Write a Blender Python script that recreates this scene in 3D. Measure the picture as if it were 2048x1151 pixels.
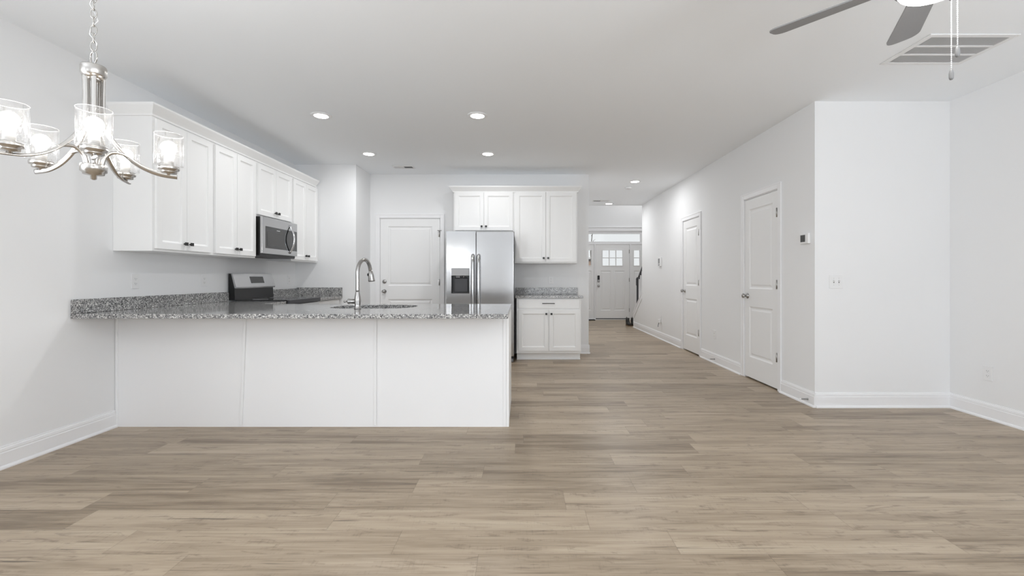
import bpy, bmesh, math, random
from mathutils import Vector, Matrix
PI = math.pi
R = math.radians
for o in list(bpy.data.objects):
    bpy.data.objects.remove(o)
sc = bpy.context.scene
COL = sc.collection

# ------------------------------------------------------------------ camera, world, lights, exposure
CAM_Z = 1.165
H = 2.745                      # ceiling height
cam = bpy.data.cameras.new('camera')
cam.sensor_width = 36.0
cam.lens = 36.0 * 900.0 / 2048.0
cam.shift_x = -(1043.0 - 1024.0) / 2048.0
cam.shift_y = (554.5 - 575.5) / 2048.0
cam.clip_start = 0.02
cam_ob = bpy.data.objects.new('camera', cam)
COL.objects.link(cam_ob)
cam_ob.location = (0, 0, CAM_Z)
cam_ob.rotation_euler = (PI / 2, 0, 0)
sc.camera = cam_ob

sc.view_settings.view_transform = 'Standard'
sc.view_settings.look = 'None'
sc.view_settings.gamma = 1.0
sc.view_settings.use_curve_mapping = False
sc.view_settings.exposure = 0.33
try:
    sc.cycles.use_denoising = True
    sc.cycles.max_bounces = 14
    sc.cycles.diffuse_bounces = 8
    sc.cycles.glossy_bounces = 5
    sc.cycles.transparent_max_bounces = 16
    sc.cycles.sample_clamp_indirect = 8.0
    sc.cycles.caustics_reflective = False
    sc.cycles.caustics_refractive = False
except Exception:
    pass

world = bpy.data.worlds.new('overcast_sky')
sc.world = world
world.use_nodes = True
bg = world.node_tree.nodes['Background']
bg.inputs['Color'].default_value = (0.97, 0.985, 1.0, 1)
bg.inputs['Strength'].default_value = 0.75


def area_light(name, loc, rot, sx, sy, power, color=(1, 1, 1)):
    l = bpy.data.lights.new(name, 'AREA')
    l.shape = 'RECTANGLE'
    l.size, l.size_y = sx, sy
    l.energy = power
    l.color = color
    o = bpy.data.objects.new(name, l)
    COL.objects.link(o)
    o.location = loc
    o.rotation_euler = rot
    return o


P_DOWN, P_HALL = 6.0, 9.0
DAY = (0.928, 0.980, 1.042)
# rear-window daylight, plus fill lights at an added, unseen patio door, side windows
# and upper foyer window; all but the foyer one tilt up to brighten the ceiling
area_light('added_fill_patio', (1.20, -2.36, 1.10), (R(134), 0, 0), 2.0, 1.9, 45.0, DAY)
area_light('daylight_rear_window', (-2.1, -2.36, 1.69), (R(112), 0, 0), 1.2, .78, 5.0, DAY)
area_light('added_fill_living', (3.80, -0.7, 1.45), (R(150), 0, R(90)), 1.6, 1.4, 92.0, DAY)
area_light('added_fill_dining', (-3.125, 0.0, 1.45), (R(112), 0, R(-90)), 1.6, 1.4, 70.0, DAY)
area_light('added_fill_foyer', (3.79, 11.1, 3.95), (R(30), 0, R(90)), 1.1, 1.0, 24.0, (1.0, 1.0, 1.0))


# ------------------------------------------------------------------ materials
def lin(c):
    return tuple(((v / 12.92) if v <= 0.04045 else ((v + 0.055) / 1.055) ** 2.4) for v in c)


def rgb(r, g, b):
    return lin((r / 255.0, g / 255.0, b / 255.0))


def mat(name, col, rough=0.5, metal=0.0, coat=0.0, spec=0.5, emit=None, estr=0.0, bump=0.0, bscale=200.0):
    m = bpy.data.materials.new(name)
    m.use_nodes = True
    nt = m.node_tree
    b = nt.nodes['Principled BSDF']
    b.inputs['Base Color'].default_value = (*col, 1)
    b.inputs['Roughness'].default_value = rough
    b.inputs['Metallic'].default_value = metal
    b.inputs['Specular IOR Level'].default_value = spec
    if coat:
        b.inputs['Coat Weight'].default_value = coat
        b.inputs['Coat Roughness'].default_value = 0.08
    if emit:
        b.inputs['Emission Color'].default_value = (*emit, 1)
        b.inputs['Emission Strength'].default_value = estr
    if bump:
        tc = nt.nodes.new('ShaderNodeTexCoord')
        n = nt.nodes.new('ShaderNodeTexNoise')
        n.inputs['Scale'].default_value = bscale
        n.inputs['Detail'].default_value = 2
        bp = nt.nodes.new('ShaderNodeBump')
        bp.inputs['Strength'].default_value = bump
        bp.inputs['Distance'].default_value = 0.002
        nt.links.new(tc.outputs['Object'], n.inputs['Vector'])
        nt.links.new(n.outputs['Fac'], bp.inputs['Height'])
        nt.links.new(bp.outputs['Normal'], b.inputs['Normal'])
    return m


M = {}
M['wall'] = mat('wall_paint', (0.835, 0.838, 0.843), 0.75, spec=0.25, bump=0.04, bscale=260)
M['ceil'] = mat('ceiling_paint', (0.915, 0.936, 0.958), 0.9, spec=0.1, bump=0.04, bscale=200)
M['trim'] = mat('trim_paint', (0.86, 0.86, 0.87), 0.38, spec=0.4)
M['door'] = mat('door_paint', (0.85, 0.85, 0.85), 0.42, spec=0.4)
M['cab'] = mat('cabinet_paint', (0.88, 0.88, 0.875), 0.38, spec=0.4)
M['panel'] = mat('panel_paint', (0.87, 0.87, 0.875), 0.5, spec=0.3)
M['plate'] = mat('white_plastic', (0.82, 0.82, 0.82), 0.35)
M['slot'] = mat('dark_slot', (0.12, 0.12, 0.12), 0.6)
M['blackmetal'] = mat('black_metal', (0.012, 0.012, 0.012), 0.4)
M['black'] = mat('black_enamel', (0.006, 0.006, 0.006), 0.3)
M['blackglass'] = mat('black_glass', (0.012, 0.012, 0.013), 0.06, coat=0.5)
M['greyglass'] = mat('smoked_glass', (0.055, 0.055, 0.055), 0.15)
M['greyplastic'] = mat('silver_plastic', (0.42, 0.42, 0.43), 0.42)
M['glassrim'] = mat('ground_glass_edge', (0.9, 0.9, 0.9), 0.3)
M['pullgrey'] = mat('grey_pull', (0.20, 0.20, 0.20), 0.4)
M['darkgrey'] = mat('dark_grey_case', (0.045, 0.045, 0.05), 0.45)
M['midgrey'] = mat('mid_grey_plastic', (0.20, 0.20, 0.21), 0.4)
M['nickel'] = mat('brushed_nickel', (0.52, 0.50, 0.475), 0.26, metal=1.0)
M['faucetmetal'] = mat('faucet_nickel', (0.40, 0.39, 0.38), 0.24, metal=1.0)
M['satin'] = mat('satin_nickel_hardware', (0.42, 0.41, 0.40), 0.32, metal=1.0)
M['chrome'] = mat('chrome', (0.78, 0.78, 0.79), 0.12, metal=1.0)
M['blade'] = mat('fan_blade_grey', rgb(146, 146, 147), 0.6, spec=0.2)
M['rail'] = mat('dark_rail_paint', (0.045, 0.045, 0.05), 0.45)
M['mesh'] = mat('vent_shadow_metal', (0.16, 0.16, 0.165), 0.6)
M['ventfin'] = mat('vent_fin_metal', (0.62, 0.62, 0.63), 0.5)
M['rubber'] = mat('black_rubber', (0.012, 0.011, 0.010), 0.7)
M['leather'] = mat('dark_leather', (0.014, 0.012, 0.010), 0.5)
M['sole'] = mat('tan_sole', rgb(120, 100, 78), 0.7)
M['carpet'] = mat('stair_carpet', rgb(150, 142, 132), 0.95, spec=0.05, bump=0.4, bscale=300)
M['concrete'] = mat('porch_concrete', rgb(190, 182, 172), 0.85, bump=0.2, bscale=40)
M['siding'] = mat('pale_brick', rgb(214, 186, 168), 0.85)
M['roof'] = mat('dark_roof', rgb(92, 88, 86), 0.85)
M['bark'] = mat('bare_bark', rgb(128, 122, 116), 0.9)
M['lamp'] = mat('led_lens', (0.9, 0.9, 0.9), 0.5, emit=(1, 0.99, 0.97), estr=14.0)
M['bulb'] = mat('lit_bulb', (0.9, 0.9, 0.9), 0.5, emit=(1.0, 0.96, 0.90), estr=55.0)
M['bowl'] = mat('lit_opal_glass', (0.9, 0.9, 0.9), 0.3, emit=(1, 0.99, 0.97), estr=14.0)
M['porcelain'] = mat('white_socket', (0.85, 0.84, 0.82), 0.4)


def steel(name, base, rough, axis=2):
    """brushed stainless steel: fine streaks along the horizontal"""
    m = mat(name, base, rough, metal=1.0)
    nt = m.node_tree
    b = nt.nodes['Principled BSDF']
    tc = nt.nodes.new('ShaderNodeTexCoord')
    mp = nt.nodes.new('ShaderNodeMapping')
    mp.inputs['Scale'].default_value = (2, 2, 900)
    n = nt.nodes.new('ShaderNodeTexNoise')
    n.inputs['Scale'].default_value = 1.0
    n.inputs['Detail'].default_value = 2
    rr = nt.nodes.new('ShaderNodeMapRange')
    rr.inputs['To Min'].default_value = rough - 0.04
    rr.inputs['To Max'].default_value = rough + 0.06
    nt.links.new(tc.outputs['Object'], mp.inputs['Vector'])
    nt.links.new(mp.outputs['Vector'], n.inputs['Vector'])
    nt.links.new(n.outputs['Fac'], rr.inputs['Value'])
    nt.links.new(rr.outputs['Result'], b.inputs['Roughness'])
    # very slow waviness of the sheet, so that reflections wander
    n2 = nt.nodes.new('ShaderNodeTexNoise')
    n2.inputs['Scale'].default_value = 3.0
    bp = nt.nodes.new('ShaderNodeBump')
    bp.inputs['Strength'].default_value = 0.09
    bp.inputs['Distance'].default_value = 0.02
    nt.links.new(tc.outputs['Object'], n2.inputs['Vector'])
    nt.links.new(n2.outputs['Fac'], bp.inputs['Height'])
    nt.links.new(bp.outputs['Normal'], b.inputs['Normal'])
    return m


M['steel'] = steel('brushed_steel', (0.50, 0.50, 0.505), 0.15)


def granite():
    m = bpy.data.materials.new('speckled_granite')
    m.use_nodes = True
    nt = m.node_tree
    L = nt.links.new
    b = nt.nodes['Principled BSDF']
    tc = nt.nodes.new('ShaderNodeTexCoord')
    v = nt.nodes.new('ShaderNodeTexVoronoi')
    v.inputs['Scale'].default_value = 165
    n0 = nt.nodes.new('ShaderNodeTexNoise')
    n0.inputs['Scale'].default_value = 260
    n0.inputs['Detail'].default_value = 3
    mixv = nt.nodes.new('ShaderNodeVectorMath')
    mixv.operation = 'MULTIPLY_ADD'
    mixv.inputs[1].default_value = (0.014, 0.014, 0.014)
    L(tc.outputs['Object'], n0.inputs['Vector'])
    L(n0.outputs['Color'], mixv.inputs[0])
    L(tc.outputs['Object'], mixv.inputs[2])
    L(mixv.outputs['Vector'], v.inputs['Vector'])
    sep = nt.nodes.new('ShaderNodeSeparateColor')
    L(v.outputs['Color'], sep.inputs['Color'])
    cr = nt.nodes.new('ShaderNodeValToRGB')
    cr.color_ramp.interpolation = 'CONSTANT'
    e = cr.color_ramp.elements
    e[0].position, e[0].color = 0.0, (*rgb(68, 68, 70), 1)
    e[1].position, e[1].color = 0.12, (*rgb(110, 110, 111), 1)
    for p, c in ((0.36, rgb(143, 142, 141)), (0.62, rgb(178, 177, 175)), (0.85, rgb(216, 215, 212))):
        x = e.new(p)
        x.color = (*c, 1)
    L(sep.outputs['Red'], cr.inputs['Fac'])
    L(cr.outputs['Color'], b.inputs['Base Color'])
    b.inputs['Roughness'].default_value = 0.07
    b.inputs['Specular IOR Level'].default_value = 0.35
    return m


M['granite'] = granite()


def floor_material():
    """greige vinyl planks laid across the view: 0.18 m wide, 1.22 m long"""
    m = bpy.data.materials.new('greige_oak_planks')
    m.use_nodes = True
    nt = m.node_tree
    L = nt.links.new
    N = nt.nodes.new
    b = nt.nodes['Principled BSDF']

    def math_(op, a, bb=None, c=None):
        n = N('ShaderNodeMath')
        n.operation = op
        for i, v in enumerate((a, bb, c)):
            if v is None:
                continue
            if isinstance(v, (int, float)):
                n.inputs[i].default_value = v
            else:
                L(v, n.inputs[i])
        return n.outputs[0]

    tc = N('ShaderNodeTexCoord')
    sx = N('ShaderNodeSeparateXYZ')
    L(tc.outputs['Object'], sx.inputs[0])
    X, Y = sx.outputs['X'], sx.outputs['Y']
    yw = math_('DIVIDE', math_('ADD', Y, 10.05), 0.181)
    row = math_('FLOOR', yw)
    fy = math_('FRACT', yw)
    wn = N('ShaderNodeTexWhiteNoise')
    wn.noise_dimensions = '1D'
    L(row, wn.inputs['W'])
    xo = math_('DIVIDE', math_('ADD', math_('ADD', X, 20.0), math_('MULTIPLY', wn.outputs['Value'], 1.22)), 1.22)
    colm = math_('FLOOR', xo)
    fx = math_('FRACT', xo)
    pid = N('ShaderNodeCombineXYZ')
    L(colm, pid.inputs[0])
    L(row, pid.inputs[1])
    wn2 = N('ShaderNodeTexWhiteNoise')
    wn2.noise_dimensions = '3D'
    L(pid.outputs[0], wn2.inputs['Vector'])
    sp = N('ShaderNodeSeparateColor')
    L(wn2.outputs['Color'], sp.inputs['Color'])
    # grain coordinates: stretched along X and shifted by plank
    g = N('ShaderNodeCombineXYZ')
    L(math_('ADD', X, math_('MULTIPLY', sp.outputs['Red'], 37.0)), g.inputs[0])
    L(math_('ADD', Y, math_('MULTIPLY', sp.outputs['Green'], 11.0)), g.inputs[1])
    L(math_('MULTIPLY', sp.outputs['Blue'], 9.0), g.inputs[2])

    def noise(scale_x, scale_y, detail, rough=0.55, dist=0.0):
        mp = N('ShaderNodeMapping')
        mp.inputs['Scale'].default_value = (scale_x, scale_y, 1)
        L(g.outputs[0], mp.inputs['Vector'])
        n = N('ShaderNodeTexNoise')
        n.inputs['Scale'].default_value = 1.0
        n.inputs['Detail'].default_value = detail
        n.inputs['Roughness'].default_value = rough
        n.inputs['Distortion'].default_value = dist
        L(mp.outputs['Vector'], n.inputs['Vector'])
        return n.outputs['Fac']

    broad = noise(1.0, 13.0, 3, 0.6, 0.7)       # cathedral bands
    fine = noise(5.0, 150.0, 5, 0.7, 0.25)
    mid = noise(2.2, 48.0, 3, 0.6, 0.5)      # fine grain
    blot = noise(5.0, 26.0, 4, 0.6, 1.2)        # darker flecks
    saw = noise(120.0, 10.0, 2, 0.5)            # saw marks across the grain
    # plank base tone
    tone = N('ShaderNodeValToRGB')
    e = tone.color_ramp.elements
    e[0].position, e[0].color = 0.0, (*rgb(122, 106, 88), 1)
    e[1].position, e[1].color = 1.0, (*rgb(183, 168, 147), 1)
    x = e.new(0.22)
    x.color = (*rgb(147, 131, 111), 1)
    x = e.new(0.6)
    x.color = (*rgb(169, 152, 131), 1)
    f = math_('ADD', math_('MULTIPLY', sp.outputs['Red'], 0.55), math_('MULTIPLY_ADD', broad, 1.5, -0.53))
    f = math_('ADD', f, math_('MULTIPLY_ADD', fine, 0.85, -0.425))
    f = math_('ADD', f, math_('MULTIPLY_ADD', mid, 0.8, -0.43))
    L(f, tone.inputs['Fac'])

    def mixc(fac, a, colour):
        mx = N('ShaderNodeMix')
        mx.data_type = 'RGBA'
        L(fac, mx.inputs['Factor'])
        L(a, mx.inputs['A'])
        mx.inputs['B'].default_value = (*colour, 1)
        return mx.outputs['Result']

    def rng(v, a, bb, c, d):
        r = N('ShaderNodeMapRange')
        L(v, r.inputs['Value'])
        for k, q in zip(('From Min', 'From Max', 'To Min', 'To Max'), (a, bb, c, d)):
            r.inputs[k].default_value = q
        return r.outputs['Result']

    c = mixc(rng(blot, 0.57, 0.70, 0.0, 0.6), tone.outputs['Color'], rgb(112, 97, 82))
    c = mixc(math_('MULTIPLY', rng(saw, 0.52, 0.70, 0.0, 0.35), rng(blot, 0.48, 0.64, 0.0, 1.0)), c, rgb(112, 98, 83))
    crack = noise(2.0, 105.0, 2, 0.4, 0.8)
    c = mixc(rng(crack, 0.69, 0.725, 0.0, 0.7), c, rgb(72, 62, 52))
    # seams
    ex = math_('MINIMUM', fx, math_('SUBTRACT', 1.0, fx))
    ey = math_('MINIMUM', fy, math_('SUBTRACT', 1.0, fy))
    sx_ = rng(math_('MULTIPLY', ex, 1.22), 0.0, 0.0022, 0.45, 0.0)
    sy_ = rng(math_('MULTIPLY', ey, 0.181), 0.0, 0.0022, 0.45, 0.0)
    seam = math_('MAXIMUM', sx_, sy_)
    c = mixc(seam, c, rgb(84, 73, 62))
    L(c, b.inputs['Base Color'])
    b.inputs['Specular IOR Level'].default_value = 0.35
    L(rng(fine, 0.3, 0.7, 0.30, 0.42), b.inputs['Roughness'])
    bp = N('ShaderNodeBump')
    bp.inputs['Strength'].default_value = 0.15
    bp.inputs['Distance'].default_value = 0.001
    L(math_('SUBTRACT', fine, seam), bp.inputs['Height'])
    L(bp.outputs['Normal'], b.inputs['Normal'])
    return m


M['floor'] = floor_material()


def clear_glass(name, tint=(1, 1, 1), refl=0.10, seeds=False):
    m = bpy.data.materials.new(name)
    m.use_nodes = True
    nt = m.node_tree
    L = nt.links.new
    nt.nodes.remove(nt.nodes['Principled BSDF'])
    out = nt.nodes['Material Output']
    tr = nt.nodes.new('ShaderNodeBsdfTransparent')
    tr.inputs['Color'].default_value = (*tint, 1)
    gl = nt.nodes.new('ShaderNodeBsdfGlossy')
    gl.inputs['Roughness'].default_value = 0.03
    gl.inputs['Color'].default_value = (1, 1, 1, 1)
    lw = nt.nodes.new('ShaderNodeLayerWeight')
    lw.inputs['Blend'].default_value = 0.18
    mx = nt.nodes.new('ShaderNodeMixShader')
    sc_ = nt.nodes.new('ShaderNodeMath')
    sc_.operation = 'MULTIPLY_ADD'
    sc_.inputs[1].default_value = 0.7
    sc_.inputs[2].default_value = refl * 0.3
    L(lw.outputs['Facing'], sc_.inputs[0])
    L(sc_.outputs[0], mx.inputs['Fac'])
    L(tr.outputs[0], mx.inputs[1])
    L(gl.outputs[0], mx.inputs[2])
    last = mx.outputs[0]
    if seeds:
        tc = nt.nodes.new('ShaderNodeTexCoord')
        v = nt.nodes.new('ShaderNodeTexVoronoi')
        v.inputs['Scale'].default_value = 260
        v.inputs['Randomness'].default_value = 1.0
        L(tc.outputs['Object'], v.inputs['Vector'])
        sep = nt.nodes.new('ShaderNodeSeparateColor')
        L(v.outputs['Color'], sep.inputs['Color'])
        # a bubble in about a third of the cells
        thr = nt.nodes.new('ShaderNodeMapRange')
        thr.inputs['From Min'].default_value = 0.62
        thr.inputs['From Max'].default_value = 1.0
        thr.inputs['To Min'].default_value = 0.0
        thr.inputs['To Max'].default_value = 0.34
        L(sep.outputs['Red'], thr.inputs['Value'])
        ls = nt.nodes.new('ShaderNodeMath')
        ls.operation = 'LESS_THAN'
        L(v.outputs['Distance'], ls.inputs[0])
        L(thr.outputs['Result'], ls.inputs[1])
        fac = nt.nodes.new('ShaderNodeMath')
        fac.operation = 'MULTIPLY_ADD'
        fac.inputs[1].default_value = 0.20
        fac.inputs[2].default_value = 0.006
        L(ls.outputs[0], fac.inputs[0])
        tl = nt.nodes.new('ShaderNodeBsdfTranslucent')
        tl.inputs['Color'].default_value = (0.95, 0.95, 0.95, 1)
        mx2 = nt.nodes.new('ShaderNodeMixShader')
        L(fac.outputs[0], mx2.inputs['Fac'])
        L(last, mx2.inputs[1])
        L(tl.outputs[0], mx2.inputs[2])
        last = mx2.outputs[0]
    L(last, out.inputs['Surface'])
    return m


M['pane'] = clear_glass('window_glass', (0.97, 0.98, 0.98))
M['seeded'] = clear_glass('seeded_lamp_glass', (0.96, 0.96, 0.96), 0.15, seeds=True)


# ------------------------------------------------------------------ mesh helpers
class MB:
    def __init__(s):
        s.bm = bmesh.new()

    def box(s, x0, x1, y0, y1, z0, z1, bevel=0.0, seg=2):
        vs = [s.bm.verts.new((x, y, z)) for x in (x0, x1) for y in (y0, y1) for z in (z0, z1)]
        F = [(0, 1, 3, 2), (4, 6, 7, 5), (0, 4, 5, 1), (2, 3, 7, 6), (0, 2, 6, 4), (1, 5, 7, 3)]
        fs = [s.bm.faces.new([vs[i] for i in f]) for f in F]
        if bevel:
            es = list({e for f in fs for e in f.edges})
            bmesh.ops.bevel(s.bm, geom=es, offset=bevel, segments=seg, affect='EDGES', profile=0.5)
        return s

    def prism(s, pts, axis, a, b):
        """polygon pts (two coords) extruded along axis from a to b"""
        def P(p, t):
            return {'x': (t, p[0], p[1]), 'y': (p[0], t, p[1]), 'z': (p[0], p[1], t)}[axis]
        v0 = [s.bm.verts.new(P(p, a)) for p in pts]
        v1 = [s.bm.verts.new(P(p, b)) for p in pts]
        s.bm.faces.new(v0)
        s.bm.faces.new(v1[::-1])
        n = len(pts)
        for i in range(n):
            s.bm.faces.new([v0[i], v1[i], v1[(i + 1) % n], v0[(i + 1) % n]])
        return s

    def lathe(s, prof, n=32, c=(0, 0, 0), axis='z', smooth=True, close=True):
        """prof: list of (r, h); revolved about axis through c"""
        def P(r, h, a):
            u, v = r * math.cos(a), r * math.sin(a)
            d = {'z': (u, v, h), 'y': (u, h, v), 'x': (h, u, v)}[axis]
            return (c[0] + d[0], c[1] + d[1], c[2] + d[2])
        rings = []
        for r, h in prof:
            if r < 1e-6:
                rings.append([s.bm.verts.new(P(0, h, 0))])
            else:
                rings.append([s.bm.verts.new(P(r, h, 2 * PI * i / n)) for i in range(n)])
        for A, B in zip(rings, rings[1:]):
            for i in range(n):
                j = (i + 1) % n
                q = [A[i % len(A)], A[j % len(A)], B[j % len(B)], B[i % len(B)]]
                q2 = []
                for w in q:
                    if w not in q2:
                        q2.append(w)
                if len(q2) > 2:
                    f = s.bm.faces.new(q2)
                    f.smooth = smooth
        if close:
            for ring in (rings[0], rings[-1]):
                if len(ring) > 2:
                    s.bm.faces.new(ring)
        return s

    def cyl(s, p0, p1, r, n=16, r1=None):
        return s.tube([p0, p1], [r, r if r1 is None else r1], n)

    def tube(s, pts, r, n=12, closed=False, flat=None, up=None):
        """sweep a circle (or an ellipse flat=(a,b)) along a polyline"""
        P = [Vector(p) for p in pts]
        k = len(P)
        rad = r if isinstance(r, (list, tuple)) else [r] * k
        rings = []
        ref = None
        for i in range(k):
            if closed:
                d = (P[(i + 1) % k] - P[i - 1]).normalized()
            else:
                d = (P[min(i + 1, k - 1)] - P[max(i - 1, 0)]).normalized()
            if up is not None:
                a = Vector(up).cross(d).normalized()
            else:
                if ref is None:
                    ref = Vector((0, 0, 1)) if abs(d.z) < 0.9 else Vector((1, 0, 0))
                a = (ref - d * ref.dot(d)).normalized()
                ref = a
            b2 = d.cross(a)
            fa, fb = (1, 1) if flat is None else flat
            rings.append([s.bm.verts.new(P[i] + (a * math.cos(2 * PI * j / n) * fa + b2 * math.sin(2 * PI * j / n) * fb) * rad[i]) for j in range(n)])
        prs = list(zip(rings, rings[1:])) + ([(rings[-1], rings[0])] if closed else [])
        for A, B in prs:
            for j in range(n):
                f = s.bm.faces.new([A[j], A[(j + 1) % n], B[(j + 1) % n], B[j]])
                f.smooth = True
        if not closed:
            s.bm.faces.new(rings[0][::-1])
            s.bm.faces.new(rings[-1])
        return s

    def sphere(s, c, r, n=20, sz=1.0):
        m = n // 2
        return s.lathe([(r * math.sin(PI * i / m), -r * sz * math.cos(PI * i / m)) for i in range(m + 1)], n, c, close=False)

    def loop_slab(s, outer, holes, z0, z1):
        """flat slab with holes, in the xy plane"""
        es = []
        for lp in [outer] + holes:
            vs = [s.bm.verts.new((x, y, z1)) for x, y in lp]
            es += [s.bm.edges.new((vs[i], vs[(i + 1) % len(vs)])) for i in range(len(vs))]
        r = bmesh.ops.triangle_fill(s.bm, edges=es, use_beauty=True, use_dissolve=False)
        fs = [g for g in r['geom'] if isinstance(g, bmesh.types.BMFace)]
        bmesh.ops.recalc_face_normals(s.bm, faces=fs)
        ex = bmesh.ops.extrude_face_region(s.bm, geom=fs)
        vs = [g for g in ex['geom'] if isinstance(g, bmesh.types.BMVert)]
        bmesh.ops.translate(s.bm, verts=vs, vec=(0, 0, z0 - z1))
        return s

    def build(s, name, m, parent=None, loc=(0, 0, 0), rot=(0, 0, 0), smooth=False, bevel=0.0):
        bmesh.ops.remove_doubles(s.bm, verts=s.bm.verts, dist=1e-6)
        bmesh.ops.recalc_face_normals(s.bm, faces=s.bm.faces)
        me = bpy.data.meshes.new(name)
        s.bm.to_mesh(me)
        s.bm.free()
        me.materials.append(m)
        if smooth:
            for p in me.polygons:
                p.use_smooth = True
        o = bpy.data.objects.new(name, me)
        COL.objects.link(o)
        o.location = loc
        o.rotation_euler = rot
        if parent is not None:
            o.parent = parent
        if bevel:
            md = o.modifiers.new('bevel', 'BEVEL')
            md.width = bevel
            md.segments = 2
            md.limit_method = 'ANGLE'
            md.angle_limit = R(40)
        return o


def tag(o, label=None, cat=None, group=None, kind=None):
    for k, v in (('label', label), ('category', cat), ('group', group), ('kind', kind)):
        if v:
            o[k] = v
    return o


def thing(name, label, cat, loc=(0, 0, 0), rz=0.0, group=None):
    o = bpy.data.objects.new(name, None)
    o.empty_display_size = 0.1
    COL.objects.link(o)
    o.location = loc
    o.rotation_euler = (0, 0, rz)
    return tag(o, label, cat, group)


def struct(o, label=None):
    return tag(o, label, None, None, 'structure')


def wall_rects(u0, u1, z0, z1, openings):
    """rectangles of a wall with openings (u0,u1,z0,z1)"""
    us = sorted({u0, u1} | {v for o in openings for v in o[:2]})
    zs = sorted({z0, z1} | {v for o in openings for v in o[2:]})
    out = []
    for a, b in zip(us, us[1:]):
        for c, d in zip(zs, zs[1:]):
            mu, mz = (a + b) / 2, (c + d) / 2
            if any(o[0] < mu < o[1] and o[2] < mz < o[3] for o in openings):
                continue
            out.append((a, b, c, d))
    return out


def wall_x(name, x0, x1, y0, y1, z0, z1, openings=()):
    """wall whose faces look along X; openings in (y0,y1,z0,z1)"""
    m = MB()
    for a, b, c, d in wall_rects(y0, y1, z0, z1, openings):
        m.box(x0, x1, a, b, c, d)
    return struct(m.build(name, M['wall']))


def wall_y(name, y0, y1, x0, x1, z0, z1, openings=()):
    m = MB()
    for a, b, c, d in wall_rects(x0, x1, z0, z1, openings):
        m.box(a, b, y0, y1, c, d)
    return struct(m.build(name, M['wall']))


def panel_slab(w, h, t, cells, x_off=0.0, z_off=0.0):
    """slab from x 0..w, y -t..0 (front looks to -y), z 0..h.  cells: (x0,x1,z0,z1,rings) rings = [(inset, depth)...] or None for an opening"""
    m = MB()
    bm = m.bm
    xs = sorted({0.0, w} | {v for c in cells for v in c[:2]})
    zs = sorted({0.0, h} | {v for c in cells for v in c[2:4]})

    def quad(a, b, c, d):
        bm.faces.new([bm.verts.new(p) for p in (a, b, c, d)])
    for x0, x1 in zip(xs, xs[1:]):
        for z0, z1 in zip(zs, zs[1:]):
            mx, mz = (x0 + x1) / 2, (z0 + z1) / 2
            hit = None
            for c in cells:
                if c[0] < mx < c[1] and c[2] < mz < c[3]:
                    hit = c
            if hit is None:
                quad((x0, -t, z0), (x1, -t, z0), (x1, -t, z1), (x0, -t, z1))
            if hit is None or hit[4] is not None:
                quad((x0, 0, z0), (x0, 0, z1), (x1, 0, z1), (x1, 0, z0))
    quad((0, -t, 0), (0, 0, 0), (w, 0, 0), (w, -t, 0))
    quad((0, -t, h), (w, -t, h), (w, 0, h), (0, 0, h))
    quad((0, -t, 0), (0, -t, h), (0, 0, h), (0, 0, 0))
    quad((w, -t, 0), (w, 0, 0), (w, 0, h), (w, -t, h))
    for x0, x1, z0, z1, rings in cells:
        def ring(i, d):
            return [(x0 + i, -t + d, z0 + i), (x1 - i, -t + d, z0 + i), (x1 - i, -t + d, z1 - i), (x0 + i, -t + d, z1 - i)]
        if rings is None:
            A, B = ring(0, 0), ring(0, t)
            for k in range(4):
                quad(A[k], A[(k + 1) % 4], B[(k + 1) % 4], B[k])
            continue
        prev = ring(0, 0)
        for i, d in rings:
            cur = ring(i, d)
            for k in range(4):
                quad(prev[k], prev[(k + 1) % 4], cur[(k + 1) % 4], cur[k])
            prev = cur
        quad(*prev)
    if x_off or z_off:
        bmesh.ops.translate(bm, verts=bm.verts, vec=(x_off, 0, z_off))
    bmesh.ops.remove_doubles(bm, verts=bm.verts, dist=1e-5)
    return m


SHAKER = [(0.003, 0.002), (0.005, 0.008), (0.016, 0.013)]
MOULDED = [(0.006, 0.005), (0.016, 0.010), (0.030, 0.010), (0.048, 0.003)]

BASE_PROF = [(0, 0), (0.026, 0), (0.026, 0.008), (0.021, 0.017), (0.0145, 0.020), (0.0145, 0.096), (0.0115, 0.101), (0.0125, 0.108),
             (0.0105, 0.122), (0.006, 0.128), (0.006, 0.133), (0, 0.135)]


def baseboard_x(name, xw, sgn, y0, y1):
    """on a wall face at x = xw, standing out by sgn"""
    return struct(MB().prism([(xw + sgn * p, z) for p, z in BASE_PROF], 'y', y0, y1).build(name, M['trim']))


def baseboard_y(name, yw, sgn, x0, x1):
    m = MB()
    m.prism([(yw + sgn * p, z) for p, z in BASE_PROF], 'x', x0, x1)
    return struct(m.build(name, M['trim']))


# ------------------------------------------------------------------ the setting
XL, XR, XQ = -3.17, 2.633, 3.845         # dining/kitchen wall, hall wall, living room wall
YB, YQ, YP, YK = -2.40, 4.04, 6.31, 6.90  # rear wall, living room far wall, pantry face, kitchen far wall
XP, XE = -2.32, 1.03                     # pantry side, end of the kitchen far wall
YH, YF = 9.83, 12.39                     # end of the hall ceiling, front wall
ZF = 5.3                                 # foyer ceiling

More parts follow.
